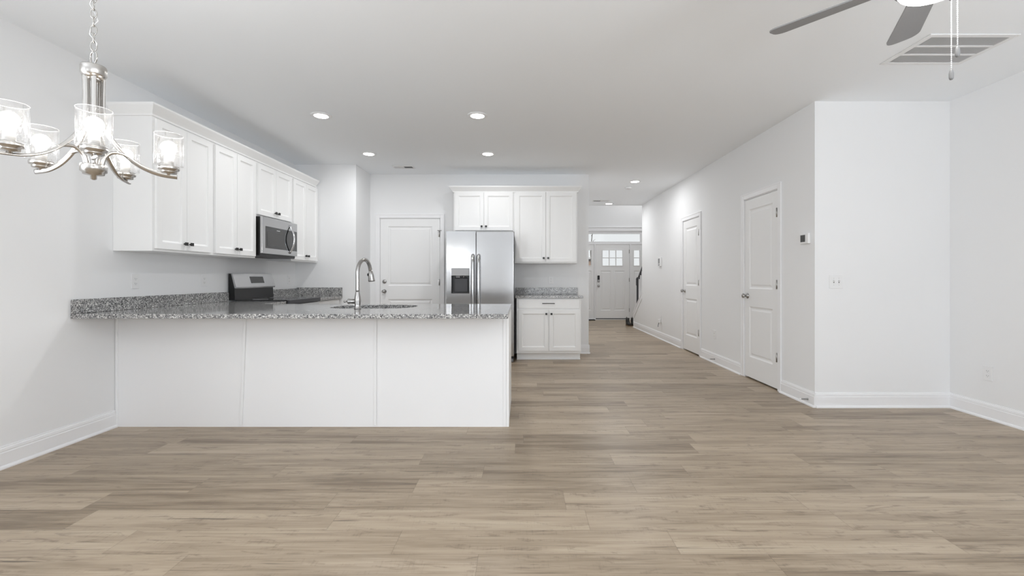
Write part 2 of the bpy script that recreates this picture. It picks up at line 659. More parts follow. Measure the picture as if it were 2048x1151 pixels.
struct(MB().box(XL - .12, XQ + .12, YB - .12, YF + .13, -0.10, 0.0).build('floor', M['floor']))
struct(MB().box(XL - .12, XQ + .12, YB - .12, YH + .06, H, H + 0.12).build('ceiling', M['ceil']))
struct(MB().box(XE - .12, XQ + .12, YH - .06, YF + .13, ZF, ZF + 0.1).build('ceiling_foyer', M['ceil']))
wall_x('wall_left', XL - .12, XL, YB, YP, 0, H, [(-0.85, 0.85, 0.70, 2.20)])
struct(MB().box(XL - .12, XP, YP, YK + .12, 0, H).build('wall_pantry', M['wall']))
D1 = (-2.163, -1.254)                    # kitchen door
wall_y('wall_back', YK, YK + .12, XP, XE, 0, H, [(D1[0] - .02, D1[1] + .02, 0, 2.085)])
wall_x('wall_hall', XE - .12, XE, YK + .12, YF, 0, ZF)
DA = (6.656, 7.314)                      # the two hall doors
DB = (4.619, 5.301)
wall_x('wall_right_hall', XR, XR + .12, YQ, YH, 0, H, [(DA[0] - .02, DA[1] + .02, 0, 2.085), (DB[0] - .02, DB[1] + .02, 0, 2.085)])
wall_y('wall_right_return', YQ, YQ + .12, XR + .12, XQ, 0, H)
wall_x('wall_right', XQ, XQ + .12, YB, YQ + .12, 0, H, [(-1.55, 0.15, 0.70, 2.20)])
wall_y('wall_rear', YB - .12, YB, XL - .12, XQ + .12, 0, H, [(-2.75, -1.45, 1.25, 2.12), (0.15, 2.25, 0.0, 2.12)])
wall_y('wall_foyer_header', YH - .06, YH + .06, XE, XQ + .12, H + .12, ZF)
wall_x('wall_foyer', XQ, XQ + .12, YQ + .12, YF, 0, ZF, [(10.5, 11.7, 3.4, 4.5)])
# knee wall of the stair: sloping top, with a capping board
kz0, kz1, KY = 0.80, 0.316, 10.54
struct(MB().prism([(YH, 0), (KY, 0), (KY, kz1), (YH, kz0)], 'x', XR, XR + .12).build('wall_stair', M['wall']))
sl = (kz1 - kz0) / (KY - YH)
cap = MB().prism([(YH, kz0), (KY + .015, kz1 + sl * .015), (KY + .015, kz1 + sl * .015 + .035), (YH, kz0 + .035)], 'x', XR - .02, XR + .14)
cap.prism([(YH, kz0 - .10), (KY, kz1 - .10), (KY, kz1), (YH, kz0)], 'x', XR - .012, XR)
cap.box(XR - .012, XR + .13, KY, KY + .015, 0, kz1)
struct(cap.build('trim_stair', M['trim']))
# front wall with door, sidelights and transom
FD = (2.045, 2.975)
UX = (1.66, 3.36)                        # the entry unit
wall_y('wall_front', YF, YF + .13, XE - .12, XQ + .12, 0, ZF, [(UX[0], UX[1], 0, 2.44)])

baseboard_x('baseboard_left', XL, 1, YB, 3.505)
baseboard_x('baseboard_right', XQ, -1, YB, YQ)
baseboard_y('baseboard_return', YQ, -1, XR, XQ)
baseboard_x('baseboard_hall_near', XR, -1, YQ - .014, DB[0] - .058)
baseboard_x('baseboard_hall_middle', XR, -1, DB[1] + .073, DA[0] - .076)
baseboard_x('baseboard_hall_far', XR, -1, DA[1] + .091, KY)
baseboard_y('baseboard_back', YK, -1, 0.845, XE + .012)
baseboard_x('baseboard_hall_left', XE, 1, YK, YF)
baseboard_y('baseboard_front', YF, -1, UX[1] + .07, XQ)

# unseen windows; all but the rear dining one are added around fill lights
def window(name, horizontal, u0, u1, z0, z1, at, mull, depth=0.10, loc_axis='y', label=None, rails=()):
    m = MB()
    fw = 0.055
    def bx(a, b, c, d):
        if loc_axis == 'y':
            m.box(a, b, at - .03, at + .03, c, d)
        else:
            m.box(at - .03, at + .03, a, b, c, d)
    bx(u0, u1, z0, z0 + fw); bx(u0, u1, z1 - fw, z1)
    bx(u0, u0 + fw, z0 + fw, z1 - fw); bx(u1 - fw, u1, z0 + fw, z1 - fw)
    for q in mull:
        bx(q - fw / 2, q + fw / 2, z0 + fw, z1 - fw)
    fr = struct(m.build(name, M['trim']), label)
    g = MB()
    if loc_axis == 'y':
        g.box(u0 + fw, u1 - fw, at - .003, at + .003, z0 + fw, z1 - fw)
    else:
        g.box(at - .003, at + .003, u0 + fw, u1 - fw, z0 + fw, z1 - fw)
    g.build('window_pane', M['pane'], fr)
    return fr


window('window_1', True, 0.15, 2.25, 0.0, 2.12, YB - .06, (1.2,), label='added, unseen patio doors around a fill light behind the viewer')
window('window_8', True, -2.75, -1.45, 1.25, 2.12, YB - .06, (-2.1,), label='dining window behind the viewer')
window('window_2', True, -0.85, 0.85, 0.70, 2.20, XL - .06, (0.0,), loc_axis='x', label='added, unseen dining side window around a fill light')
window('window_3', True, -1.55, 0.15, 0.70, 2.20, XQ + .06, (-0.7,), loc_axis='x', label='added, unseen living room side window around a fill light')
window('window_4', True, 10.5, 11.7, 3.4, 4.5, XQ + .06, (11.1,), loc_axis='x', label='added, unseen upper foyer window around a fill light')


# ------------------------------------------------------------------ doors
def knob_mb(x, y, z, r=0.027):
    m = MB()
    m.lathe([(0.0, 0), (0.031, 0), (0.031, -0.006), (0.013, -0.010), (0.011, -0.030), (r * .75, -0.036), (r, -0.048), (r * .9, -0.060), (r * .5, -0.066), (0, -0.067)], 24, (x, y, z), 'y')
    return m


def interior_door(name, label, loc, rz, w, knob_right, casing_w=0.06, deadbolt=False, hinge_right=True):
    """two-panel moulded door; local x along the wall, front to -y, wall face at y=0"""
    h = 2.045
    st = 0.115 if w > 0.8 else 0.10
    cells = [(st, w - st, 1.02, h - .115, MOULDED), (st, w - st, 0.235, 0.815, MOULDED)]
    slab = panel_slab(w, h, 0.035, cells)
    root = slab.build(name, M['door'], None, loc, (0, 0, rz))
    struct(root, label)
    # root sits 12 mm back in the wall; wall face at y=-0.047+... handled by loc
    yf = -0.035
    cy0, cy1 = yf - 0.014, yf - 0.0005       # casing stands on the wall face
    c = MB()
    for a, b in ((-.010 - casing_w, -.010), (w + .010, w + .010 + casing_w)):
        c.box(a, b, cy0, cy1, -.018, h + .012 + casing_w, .004)
        edge = (a, a + .014) if a < 0 else (b - .014, b)
        c.box(edge[0], edge[1], cy0 - .004, cy0 + .002, -.018, h + casing_w - .0035, .002)
    c.box(-.010, w + .010, cy0, cy1, h + .012, h + .012 + casing_w, .004)
    c.box(-.010 - casing_w, w + .010 + casing_w, cy0 - .004, cy0 + .002, h + casing_w - .002, h + .012 + casing_w, .002)
    c.build('door_casing', M['trim'], root)
    j = MB()
    j.box(-.019, -.004, cy1, .08, -.018, h + .018)
    j.box(w + .004, w + .019, cy1, .08, -.018, h + .018)
    j.box(-.019, w + .019, cy1, .08, h + .004, h + .018)
    j.build('door_jamb', M['trim'], root)
    kx = w - .062 if knob_right else .062
    knob_mb(kx, yf, 0.935).build('door_knob', M['satin'], root, smooth=True)
    if deadbolt:
        MB().lathe([(0, 0), (.030, 0), (.030, -.010), (.024, -.016), (0, -.016)], 24, (kx, yf, 1.085), 'y').build('deadbolt', M['satin'], root)
    hx = w - .005 if not knob_right else .005
    for z in (0.325, 1.075, 1.815):
        hm = MB().cyl((hx, yf - .009, z - .047), (hx, yf - .009, z + .047), .0085, 10)
        sx = hx - .024 if not knob_right else hx + .002
        hm.box(sx, sx + .022, yf - .003, yf + .002, z - .044, z + .044)
        hm.build('door_hinge', M['satin'], root)
    if deadbolt:      # hinge-pin door stop near the top hinge
        s = MB().cyl((w - .030, yf - .030, 1.865), (w + .036, yf - .030, 1.865), .004, 8)
        s.cyl((w, yf - .006, 1.865), (w, yf - .034, 1.865), .005, 8)
        s.build('hinge_pin_stop', M['satin'], root)
    return root


IN = 0.018     # slabs sit a little back from the wall face
interior_door('door_1', 'wide white two-panel door with nickel deadbolt beside the refrigerator',
              (D1[0], YK + .035 - .035 + IN + .017, 0.018), 0, D1[1] - D1[0], False, .062, True)
for nm, DD, lb in (('door_2', DA, 'narrow white two-panel hall door with nickel knob, nearer the staircase'),
                   ('door_3', DB, 'white two-panel hall door with nickel knob, next to the thermostat')):
    # local +x runs toward the camera, hinges on the near side
    interior_door(nm, lb, (XR + .035, DD[1], 0.018), -PI / 2, DD[1] - DD[0], False, .062)

# ---- front door with sidelights and transom
ft = 0.045
fy = YF + .05
w, h = FD[1] - FD[0], 2.05
lx0, lx1, lz0, lz1 = 0.19, w - .19, 1.475, 1.895
cells = [(lx0, lx1, lz0, lz1, None), (.13, w / 2 - .045, .24, 1.33, MOULDED), (w / 2 + .045, w - .13, .24, 1.33, MOULDED)]
fd = struct(panel_slab(w, h, ft, cells).build('door_4', M['door'], None, (FD[0], fy, 0.02)), 'white craftsman front door with six small glass lites')
g = MB()
fr = .018
for a, b, c, d in ((lx0 - fr, lx1 + fr, lz0 - fr, lz0), (lx0 - fr, lx1 + fr, lz1, lz1 + fr), (lx0 - fr, lx0, lz0, lz1), (lx1, lx1 + fr, lz0, lz1)):
    g.box(a, b, -ft - .012, -ft + .004, c, d, .003)
pw = (lx1 - lx0) / 3
for k in (1, 2):
    g.box(lx0 + k * pw - .010, lx0 + k * pw + .010, -ft - .008, -.004, lz0, lz1)
zc = (lz0 + lz1) / 2
for k in range(3):
    g.box(lx0 + k * pw + (.010 if k else 0), lx0 + (k + 1) * pw - (.010 if k < 2 else 0), -ft - .008, -.004, zc - .010, zc + .010)
g.build('lite_frame', M['door'], fd)
MB().box(lx0, lx1, -ft / 2 - .003, -ft / 2 + .003, lz0, lz1).build('glass_lite', M['pane'], fd)
kp = MB().box(.045, .105, -ft - .024, -ft + .001, 1.02, 1.20, .008)
kp.build('keypad_lock', M['blackmetal'], fd)
MB().box(.052, .098, -ft - .026, -ft - .0245, 1.03, 1.085, .0005).build('keypad_plate', M['satin'], fd)
knob_mb(.075, -ft, .915, .03).build('door_knob', M['satin'], fd, smooth=True)
for z in (0.25, 1.08, 1.86):
    MB().box(w - .012, w + .012, -ft - .006, -ft + .001, z - .05, z + .05).build('door_hinge', M['satin'], fd)
MB().box(0.0, w, -ft - .010, -ft + .001, .0, .022).build('door_sweep', M['rubber'], fd)


def sidelight(name, x0, x1, label):
    ww = x1 - x0
    a, b = .075, ww - .075
    cells = [(a, b, lz0, lz1, None), (a, b, .24, 1.33, MOULDED)]
    o = struct(panel_slab(ww, h, ft, cells).build(name, M['door'], None, (x0, fy, 0.02)), label)
    m = MB()
    for p, q, r_, s_ in ((a - fr, b + fr, lz0 - fr, lz0), (a - fr, b + fr, lz1, lz1 + fr), (a - fr, a, lz0, lz1), (b, b + fr, lz0, lz1)):
        m.box(p, q, -ft - .012, -ft + .004, r_, s_, .003)
    m.box(a, b, -ft - .008, -.004, zc - .010, zc + .010)
    m.build('lite_frame', M['door'], o)
    MB().box(a, b, -ft / 2 - .003, -ft / 2 + .003, lz0, lz1).build('glass_lite', M['pane'], o)
    return o


sidelight('window_5', UX[0] + .03, FD[0] - .045, 'narrow sidelight on the lock side of the front door')
sidelight('window_6', FD[1] + .045, UX[1] - .03, 'narrow sidelight on the hinge side of the front door, by the stair rail')
tm = MB()
tz0, tz1 = 2.155, 2.365
for a, b, c, d in ((UX[0] + .03, UX[1] - .03, 2.10, tz0), (UX[0] + .03, UX[1] - .03, tz1, 2.41), (UX[0] + .03, UX[0] + .09, tz0, tz1), (UX[1] - .09, UX[1] - .03, tz0, tz1)):
    tm.box(a, b, fy - ft, fy, c, d, .004)
tr = struct(tm.build('window_7', M['trim']), 'long transom window over the front door')
MB().box(UX[0] + .09, UX[1] - .09, fy - .026, fy - .020, tz0, tz1).build('window_pane', M['pane'], tr)
t = MB()     # jambs, mullions and casing of the entry unit
for a, b in ((UX[0], UX[0] + .03), (UX[1] - .03, UX[1]), (FD[0] - .042, FD[0] - .004), (FD[1] + .004, FD[1] + .042)):
    t.box(a, b, YF - .005, YF + .10, 0, 2.0745 if UX[0] + .1 < a < UX[1] - .1 else 2.44)
t.box(UX[0] + .03, UX[1] - .03, YF - .005, YF + .10, 2.075, 2.10)
t.box(UX[0] + .03, UX[1] - .03, YF - .005, YF + .10, 2.41, 2.44)
for a, b in ((UX[0] - .07, UX[0] + .005), (UX[1] - .005, UX[1] + .07)):
    t.box(a, b, YF - .022, YF - .002, 0, 2.44, .004)
t.box(UX[0] - .08, UX[1] + .08, YF - .024, YF - .002, 2.44, 2.53, .004)
t.box(UX[0] - .09, UX[1] + .09, YF - .036, YF - .002, 2.53, 2.555, .004)
struct(t.build('trim_entry', M['trim']))
struct(MB().box(UX[0], UX[1], YF - .03, YF + .16, 0.0, .018, .004).build('trim_threshold', M['trim']))

# ------------------------------------------------------------------ outside the front door
struct(MB().box(-10, 22, YF + .13, 60, -.35, -.25).build('ground_outside', M['concrete']))
struct(MB().box(0.5, 4.6, YF + .16, YF + 1.9, -.25, -.02).build('porch_floor', M['concrete']))
hs = thing('house', 'pale brick house across the street seen through the sidelight', 'house', (4.2, 41, -.25))
MB().box(-2.3, 2.3, 0, 6, 0, 2.9).build('house_wall', M['siding'], hs)
MB().prism([(-2.5, 2.9), (2.5, 2.9), (2.5, 3.1), (-2.5, 3.1)], 'y', -.3, 6.3).build('roof_edge', M['roof'], hs)
tr_ = thing('bare_tree', 'bare thin tree outside the front door', 'tree', (4.35, 28, -.25))
bt = MB().tube([(0, 0, 0), (.05, 0, 1.5), (-.05, 0, 3.0), (.1, 0, 4.6)], [.06, .05, .035, .012], 8)
random.seed(4)
for k in range(9):
    z = 1.6 + .3 * k
    a = random.uniform(0, 2 * PI)
    q = (.8 * math.cos(a), .8 * math.sin(a), z + random.uniform(.4, .9))
    bt.tube([(0, 0, z), (q[0] * .5, q[1] * .5, z + .35), q], [.02, .013, .005], 6)
bt.build('trunk', M['bark'], tr_)

# ------------------------------------------------------------------ stair
st_ = thing('staircase', 'carpeted staircase behind the sloping knee wall', 'stairs', (XR + .13, 0, 0))
m = MB()
for k in range(5):
    y1 = KY - .04 - k * .26
    m.box(.012, XQ - XR - .135, y1 - .26, y1, 0, .185 * (k + 1))
m.build('steps', M['carpet'], st_)
rl = thing('stair_railing', 'dark stair handrail with white balusters on the knee wall', 'railing', (XR + .06, 0, 0))
zcap = lambda y: kz0 + sl * (y - YH) + .036
ny = 10.40
n_ = MB().box(-.030, .030, ny - .03, ny + .03, zcap(ny + .03), 1.06, .004)
n_.box(-.042, .042, ny - .042, ny + .042, .98, 1.15, .012)
n_.box(-.030, .030, ny - .030, ny + .030, 1.15, 1.17, .008)
n_.build('newel_post', M['rail'], rl)
r0, r1 = (0, ny - .03, 1.13), (0, YH - .0, 1.13 + .37)
MB().tube([r0, r1], .032, 12, flat=(1.0, .8)).build('handrail', M['rail'], rl)
rz_ = lambda y: 1.13 + .37 * (ny - .03 - y) / (ny - .03 - YH)
for k in range(4):
    y = ny - .115 - k * .125
    MB().box(-.014, .014, y - .014, y + .014, zcap(y + .014), rz_(y) - .01).build('baluster', M['trim'], rl)
    MB().box(-.022, .022, y - .040, y + .040, rz_(y) - .055, rz_(y) - .030, .004).build('baluster_shoe', M['rail'], rl)

# boots by the end of the knee wall
def boot(x, y, rz, label):
    root = thing('boot', label, 'boot', (x, y, 0), rz, 'black boots at the stair foot')
    prof = [(-.045, -.13), (.045, -.13)]
    b_ = MB()
    rings = []
    for z, x_, ya, yb in ((.022, .046, -.14, .13), (.06, .047, -.135, .13), (.085, .043, -.06, .13), (.12, .041, -.01, .125), (.185, .043, -.015, .125)):
        rings.append([(x_ * math.cos(t_), (ya + yb) / 2 + (yb - ya) / 2 * math.sin(t_), z) for t_ in [2 * PI * i / 18 for i in range(18)]])
    V = [[b_.bm.verts.new(p) for p in r_] for r_ in rings]
    for A, B in zip(V, V[1:]):
        for i in range(18):
            f = b_.bm.faces.new([A[i], A[(i + 1) % 18], B[(i + 1) % 18], B[i]])
            f.smooth = True
    b_.bm.faces.new(V[0])
    b_.bm.faces.new(V[-1])
    b_.build('boot_upper', M['leather'], root)
    s_ = MB()
    s_.prism([(.048 * math.cos(t_), -.005 + .142 * math.sin(t_)) for t_ in [2 * PI * i / 20 for i in range(20)]], 'z', 0, .022)
    s_.build('boot_sole', M['sole'], root)
    MB().box(-.006, .006, .112, .136, .17, .205, .003).build('pull_tab', M['leather'], root)
    return root


boot(2.575, 10.86, R(4), 'black ankle boot by the stair end, the one standing on the door side')
boot(2.692, 10.87, R(-5), 'black ankle boot by the stair end, the one against the knee wall')
tag(MB().box(1.70, 2.00, 12.18, 12.33, .0, .022, .005).build('doormat', M['rubber']), 'small black mat on the floor below the lock-side sidelight', 'mat')


# ------------------------------------------------------------------ cabinets
def knob_square(m, x, z, y):
    m.cyl((x, y, z), (x, y - .016, z), .006, 10)
    m.box(x - .0135, x + .0135, y - .028, y - .015, z - .0135, z + .0135, .0015)
    return m


def upper_cabinet(label, loc, rz, w, h, d, group, stile=0.020, wide_left=0.0):
    """local x 0..w, back at y=0, front at -d, z 0..h"""
    root = thing('wall_cabinet', label, 'cabinet', loc, rz, group)
    MB().box(0.0005, w - .0005, -d, 0, 0, h, .0015).build('cabinet_body', M['cab'], root)
    gap = .004
    dw = (w - 2 * stile - gap) / 2
    z0, z1 = .020, h - .036
    for k in range(2):
        x0 = stile + k * (dw + gap)
        dd = panel_slab(dw, z1 - z0, .020, [(.052, dw - .052, .052, z1 - z0 - .052, SHAKER)]).build('cabinet_door', M['cab'], root, (x0, -d - .001, z0), bevel=.002)
        kx = dw - .030 if k == 0 else .030
        knob_square(MB(), kx, .055, -.020).build('door_knob', M['blackmetal'], dd)
    return root


UZ, UD = 1.372, 0.303
G1 = 'white wall cabinets over the range run'
YC = [3.49, 4.165, 4.842, 5.602, 6.305]
for i, (zb, lb) in enumerate(((UZ, 'tall white wall cabinet at the open end of the run, behind the chandelier'),
                              (UZ, 'tall white wall cabinet between the end cabinet and the microwave'),
                              (1.829, 'short white wall cabinet directly above the microwave'),
                              (UZ, 'tall white wall cabinet between the microwave and the pantry wall'))):
    upper_cabinet(lb, (XL + .001, YC[i], zb), PI / 2, YC[i + 1] - YC[i], 2.440 - zb, UD, G1, stile=.022)

G2 = 'white wall cabinets by the refrigerator'
UY = YK - .001
c_of = upper_cabinet('short white wall cabinet over the stainless refrigerator', (-.990, UY, 1.832), 0, .885, 2.440 - 1.832, .325, G2)
c_or = upper_cabinet('tall white wall cabinet over the small granite counter', (-.105, UY, UZ), 0, .920, 2.440 - UZ, .325, G2)

CROWN = [(0.0, 0.0), (0.012, 0.0), (0.014, 0.014), (0.026, 0.030), (0.044, 0.052), (0.056, 0.066), (0.060, 0.074), (0.060, 0.086), (0.0, 0.086)]


def crown(name, label, pts, zb, inner):
    """sweep the crown profile along a polyline of (x,y) with outward normals on the given side"""
    m = MB()
    rings = []
    n = len(pts)
    for i, p in enumerate(pts):
        p = Vector(p)
        ds = []
        if i > 0:
            ds.append((p - Vector(pts[i - 1])).normalized())
        if i < n - 1:
            ds.append((Vector(pts[i + 1]) - p).normalized())
        ns = [Vector((d.y, -d.x)) for d in ds]
        nn = sum(ns, Vector((0, 0))) / len(ns)
        nn = nn / max(nn.length_squared, 1e-6) if len(ns) == 2 else nn
        rings.append([m.bm.verts.new((p.x + nn.x * o_, p.y + nn.y * o_, zb + z)) for o_, z in CROWN])
    k = len(CROWN)
    for A, B in zip(rings, rings[1:]):
        for j in range(k):
            m.bm.faces.new([A[j], A[(j + 1) % k], B[(j + 1) % k], B[j]])
    m.bm.faces.new(rings[0])
    m.bm.faces.new(rings[-1])
    return tag(m.build(name, M['cab']), label, 'moulding')


xf = XL + UD + .002
crown('crown_moulding', 'white crown moulding along the tops of the range-side cabinets', [(XL + .001, YC[0] - .001), (xf, YC[0] - .001), (xf, YP - .063)], 2.418, None)
crown('crown_moulding', 'white crown moulding along the tops of the refrigerator-side cabinets', [(-.991, UY), (-.991, UY - .327), (.816, UY - .327), (.816, UY)], 2.406, None)

# base cabinet right of the refrigerator
bc = thing('base_cabinet', 'white base cabinet with one drawer, standing right next to the refrigerator', 'cabinet', (-.070, YK - .001, 0))
bw, bd = .907, .565
m = MB().box(0, bw, -bd, 0, .10, .875, .0015)
m.build('cabinet_body', M['cab'], bc)
MB().box(.004, bw - .004, -bd + .07, -.01, 0, .10).build('toe_kick', M['cab'], bc)
MB().box(.002, bw - .002, -bd + .053, -bd + .07, 0, .014, .003).build('shoe_strip', M['trim'], bc)
dr = panel_slab(bw - .05, .125, .020, [(.010, bw - .06, .010, .115, [(.002, .001)])]).build('drawer_front', M['cab'], bc, (.025, -bd - .001, .735), bevel=.003)
hb = MB().cyl((.335, -.048, .0675), (.510, -.048, .0675), .005, 10)
for q in (.36, .485):
    hb.cyl((q, -.020, .0675), (q, -.048, .0675), .004, 8)
hb.build('drawer_pull', M['blackmetal'], dr)
dw = (bw - .05 - .012) / 2
for k in range(2):
    dd = panel_slab(dw, .575, .020, [(.052, dw - .052, .052, .575 - .052, SHAKER)]).build('cabinet_door', M['cab'], bc, (.025 + k * (dw + .012), -bd - .001, .135), bevel=.002)
    knob_square(MB(), dw - .030 if k == 0 else .030, .575 - .055, -.020).build('door_knob', M['blackmetal'], dd)

CT, CB = .9085, .876
ct = MB().box(-.088, .865, YK - .61, YK - .001, CB, CT, .004)
ct = tag(ct.build('countertop', M['granite']), 'short speckled granite countertop on the base cabinet by the refrigerator', 'countertop')
MB().box(-.088, .855, YK - .026, YK - .002, CT + .0005, 1.010, .002).build('backsplash', M['granite'], ct)

# ---- peninsula
PY0, PY1 = 3.508, 4.31
pn = thing('kitchen_peninsula', 'white panelled kitchen peninsula facing the open room', 'peninsula', (XL, PY0, 0))
pl = -.0975 - XL
SINK_A, SINK_B = -1.72 - XL, -.87 - XL
MB().box(.004, pl - .022, .006, .016, 0, .8745).build('back_panel', M['panel'], pn)
q = MB().box(.004, pl - .022, .017, PY1 - PY0 - .05, 0.0, .12)
q.box(.004, pl - .022, PY1 - PY0 - .07, PY1 - PY0 - .05, .12, .8745)
q.box(.004, SINK_A, .017, PY1 - PY0 - .07, .12, .8745)
q.box(SINK_B, pl - .022, .017, PY1 - PY0 - .07, .12, .8745)
q.build('cabinet_body', M['cab'], pn)
MB().box(pl - .022, pl, .004, PY1 - PY0 - .02, 0, .8745, .002).build('end_panel', M['cab'], pn)
MB().box(pl - .046, pl - .0225, -.002, .006, .010, .8745, .002).build('corner_batten', M['panel'], pn)
MB().box(.003, .020, -.002, .006, .0, .8745, .002).build('corner_batten', M['panel'], pn)
for xt, xb in ((-2.153, -2.186), (-1.138, -1.140)):
    q = MB()
    q.prism([(xb - XL - .009, .016), (xb - XL + .009, .016), (xt - XL + .009, .8745), (xt - XL - .009, .8745)], 'y', -.007, .006)
    q.build('batten', M['panel'], pn, bevel=.002)


def rrect(x0, x1, y0, y1, rad, n=10):
    out = []
    for cx, cy, a0 in ((x1 - rad, y1 - rad, 0), (x0 + rad, y1 - rad, 90), (x0 + rad, y0 + rad, 180), (x1 - rad, y0 + rad, 270)):
        for i in range(n + 1):
            a = R(a0 + 90 * i / n)
            out.append((cx + rad * math.cos(a), cy + rad * math.sin(a)))
    return out


SX0, SX1, SY0, SY1 = -1.655, -.935, 3.735, 4.225
RX = -2.53
outer = [(XL + .002, 3.16), (-.095, 3.16), (-.095, 4.37), (RX, 4.37), (RX, YC[2] - .002), (XL + .002, YC[2] - .002)]
pc = MB().loop_slab(outer, [rrect(SX0, SX1, SY0, SY1, .19)], CB, CT)
pc = tag(pc.build('countertop', M['granite'], bevel=.003), 'long speckled granite countertop on the peninsula with the sink cut into it', 'countertop')
MB().box(XL + .002, XL + .024, 3.162, YC[2] - .002, CT + .0005, 1.010, .002).build('backsplash', M['granite'], pc)

# sink bowl under the counter
sk = thing('sink', 'undermount stainless sink bowl in the peninsula counter', 'sink', (0, 0, 0))
so = rrect(SX0 - .012, SX1 + .012, SY0 - .012, SY1 + .012, .20)
si = rrect(SX0 - .004, SX1 + .004, SY0 - .004, SY1 + .004, .195)
m = MB()
zt, zb_ = CB - .001, CB - .19
a = [m.bm.verts.new((x, y, zt)) for x, y in so]
b = [m.bm.verts.new((x, y, zt)) for x, y in si]
c = [m.bm.verts.new((x, y, zb_)) for x, y in si]
d = [m.bm.verts.new((x, y, zb_ - .004)) for x, y in so]
n = len(so)
for A, B in ((a, b), (b, c), (a, d)):
    for i in range(n):
        m.bm.faces.new([A[i], A[(i + 1) % n], B[(i + 1) % n], B[i]])
m.bm.faces.new(c)
m.bm.faces.new(d)
m.build('sink_bowl', M['steel'], sk)
MB().lathe([(0, .001), (.04, .001), (.044, .003), (.030, .004), (0, .003)], 24, (-1.29, 3.98, zb_)).build('drain', M['chrome'], sk)

# faucet
fx_, fyy = -1.335, 3.665
fc = thing('faucet', 'brushed nickel pull-down faucet standing at the sink', 'faucet', (fx_, fyy, CT + .0005))
MB().lathe([(0, 0), (.027, 0), (.027, .006), (.0235, .010), (.0235, .035), (.026, .065), (.0255, .085), (.021, .112), (.0165, .132), (.0165, .138), (.0145, .142), (0, .142)], 32).build('faucet_body', M['faucetmetal'], fc, smooth=False)
dirx, diry = .33, .944           # the spout swings over the bowl
SP = [(0, .138), (0, .24), (0, .31), (.018, .362), (.052, .396), (.09, .404), (.125, .389), (.150, .354), (.162, .314)]


def smooth_path(P, n=8):
    P = [Vector(p) for p in P]
    out = []
    for i in range(len(P) - 1):
        p0, p1, p2, p3 = P[max(i - 1, 0)], P[i], P[i + 1], P[min(i + 2, len(P) - 1)]
        for j in range(n):
            t_ = j / n
            out.append(0.5 * ((2 * p1) + (p2 - p0) * t_ + (2 * p0 - 5 * p1 + 4 * p2 - p3) * t_ ** 2 + (3 * p1 - p0 - 3 * p2 + p3) * t_ ** 3))
    out.append(P[-1])
    return out


pts = smooth_path([(r_ * dirx, r_ * diry, z_) for r_, z_ in SP], 5)
MB().tube(pts, .0152, 18).build('spout', M['faucetmetal'], fc)
e_ = Vector(pts[-1])
dn = Vector((.18 * dirx, .18 * diry, -1)).normalized()
hd = MB()
hd.tube([e_ - dn * .002, e_ + dn * .010, e_ + dn * .012, e_ + dn * .040, e_ + dn * .072, e_ + dn * .082, e_ + dn * .092], [.0165, .0165, .018, .0235, .0255, .0275, .027], 22)
hd.build('spray_head', M['faucetmetal'], fc)
nb = e_ + dn * .035 + Vector((-.020, -.010, 0))
MB().sphere(tuple(nb), .009, 12, 1.5).build('spray_button', M['blackmetal'], fc)
hn = MB().lathe([(0, 0), (.0195, 0), (.0195, -.046), (.022, -.048), (.022, -.058), (.016, -.062), (.009, -.066), (.007, -.076), (.0105, -.082), (.0105, -.092), (.004, -.096), (0, -.096)], 20, (-.018, 0, .062), 'x')
hn.build('handle', M['faucetmetal'], fc)

# run of base cabinets between peninsula and range, and beyond the range
b1 = thing('base_cabinet', 'white base cabinet between the peninsula corner and the range', 'cabinet', (XL + .001, 4.33, 0), PI / 2)
MB().box(0, YC[2] - 4.33 - .003, -.60, 0, 0.0, .8745).build('cabinet_body', M['cab'], b1)
b2 = thing('base_cabinet', 'white base cabinet between the range and the pantry wall', 'cabinet', (XL + .001, YC[3] + .003, 0), PI / 2)
ww = YP - YC[3] - .005
MB().box(0, ww, -.60, 0, .10, .8745, .0015).build('cabinet_body', M['cab'], b2)
MB().box(.004, ww - .004, -.53, -.01, 0, .10).build('toe_kick', M['cab'], b2)
panel_slab(ww - .05, .125, .020, [(.010, ww - .06, .010, .115, [(.002, .001)])]).build('drawer_front', M['cab'], b2, (.025, -.601, .735), bevel=.003)
panel_slab(ww - .05, .575, .020, [(.052, ww - .102, .052, .523, SHAKER)]).build('cabinet_door', M['cab'], b2, (.025, -.601, .135), bevel=.002)
c2 = MB().box(XL + .002, RX + .02, YC[3] + .002, YP - .002, CB, CT, .004)
c2 = tag(c2.build('countertop', M['granite']), 'small speckled granite countertop between the range and the pantry wall', 'countertop')
MB().box(XL + .002, XL + .024, YC[3] + .002, YP - .003, CT + .0005, 1.012, .002).build('backsplash', M['granite'], c2)
MB().box(XL + .025, RX + .02, YP - .024, YP - .003, CT + .0005, 1.026, .002).build('backsplash', M['granite'], c2)

# ------------------------------------------------------------------ range (faces +X)
rg = thing('range', 'stainless and black electric range below the microwave', 'range', (XL + .004, YC[2] + .003, 0), PI / 2)
rw = .754
MB().box(.002, rw - .002, -.625, -.012, .02, .895, .003).build('range_body', M['black'], rg)
MB().box(0, rw, -.640, -.080, .896, .922, .004).build('cooktop', M['blackglass'], rg)
MB().box(0, rw, -.668, -.6405, .872, .922, .006).build('cooktop_edge', M['darkgrey'], rg)
for bx_, by_, br in ((.20, -.24, .075), (.20, -.50, .10), (.55, -.24, .075), (.55, -.50, .10)):
    MB().tube([(bx_ + br * math.cos(2 * PI * i / 36), by_ + br * math.sin(2 * PI * i / 36), .9225) for i in range(36)], .0012, 6, closed=True).build('burner_ring', M['midgrey'], rg)
bgp = [(-.012, .9225), (-.080, .9225), (-.074, 1.046), (-.080, 1.052), (-.042, 1.203), (-.012, 1.205)]
q = MB()
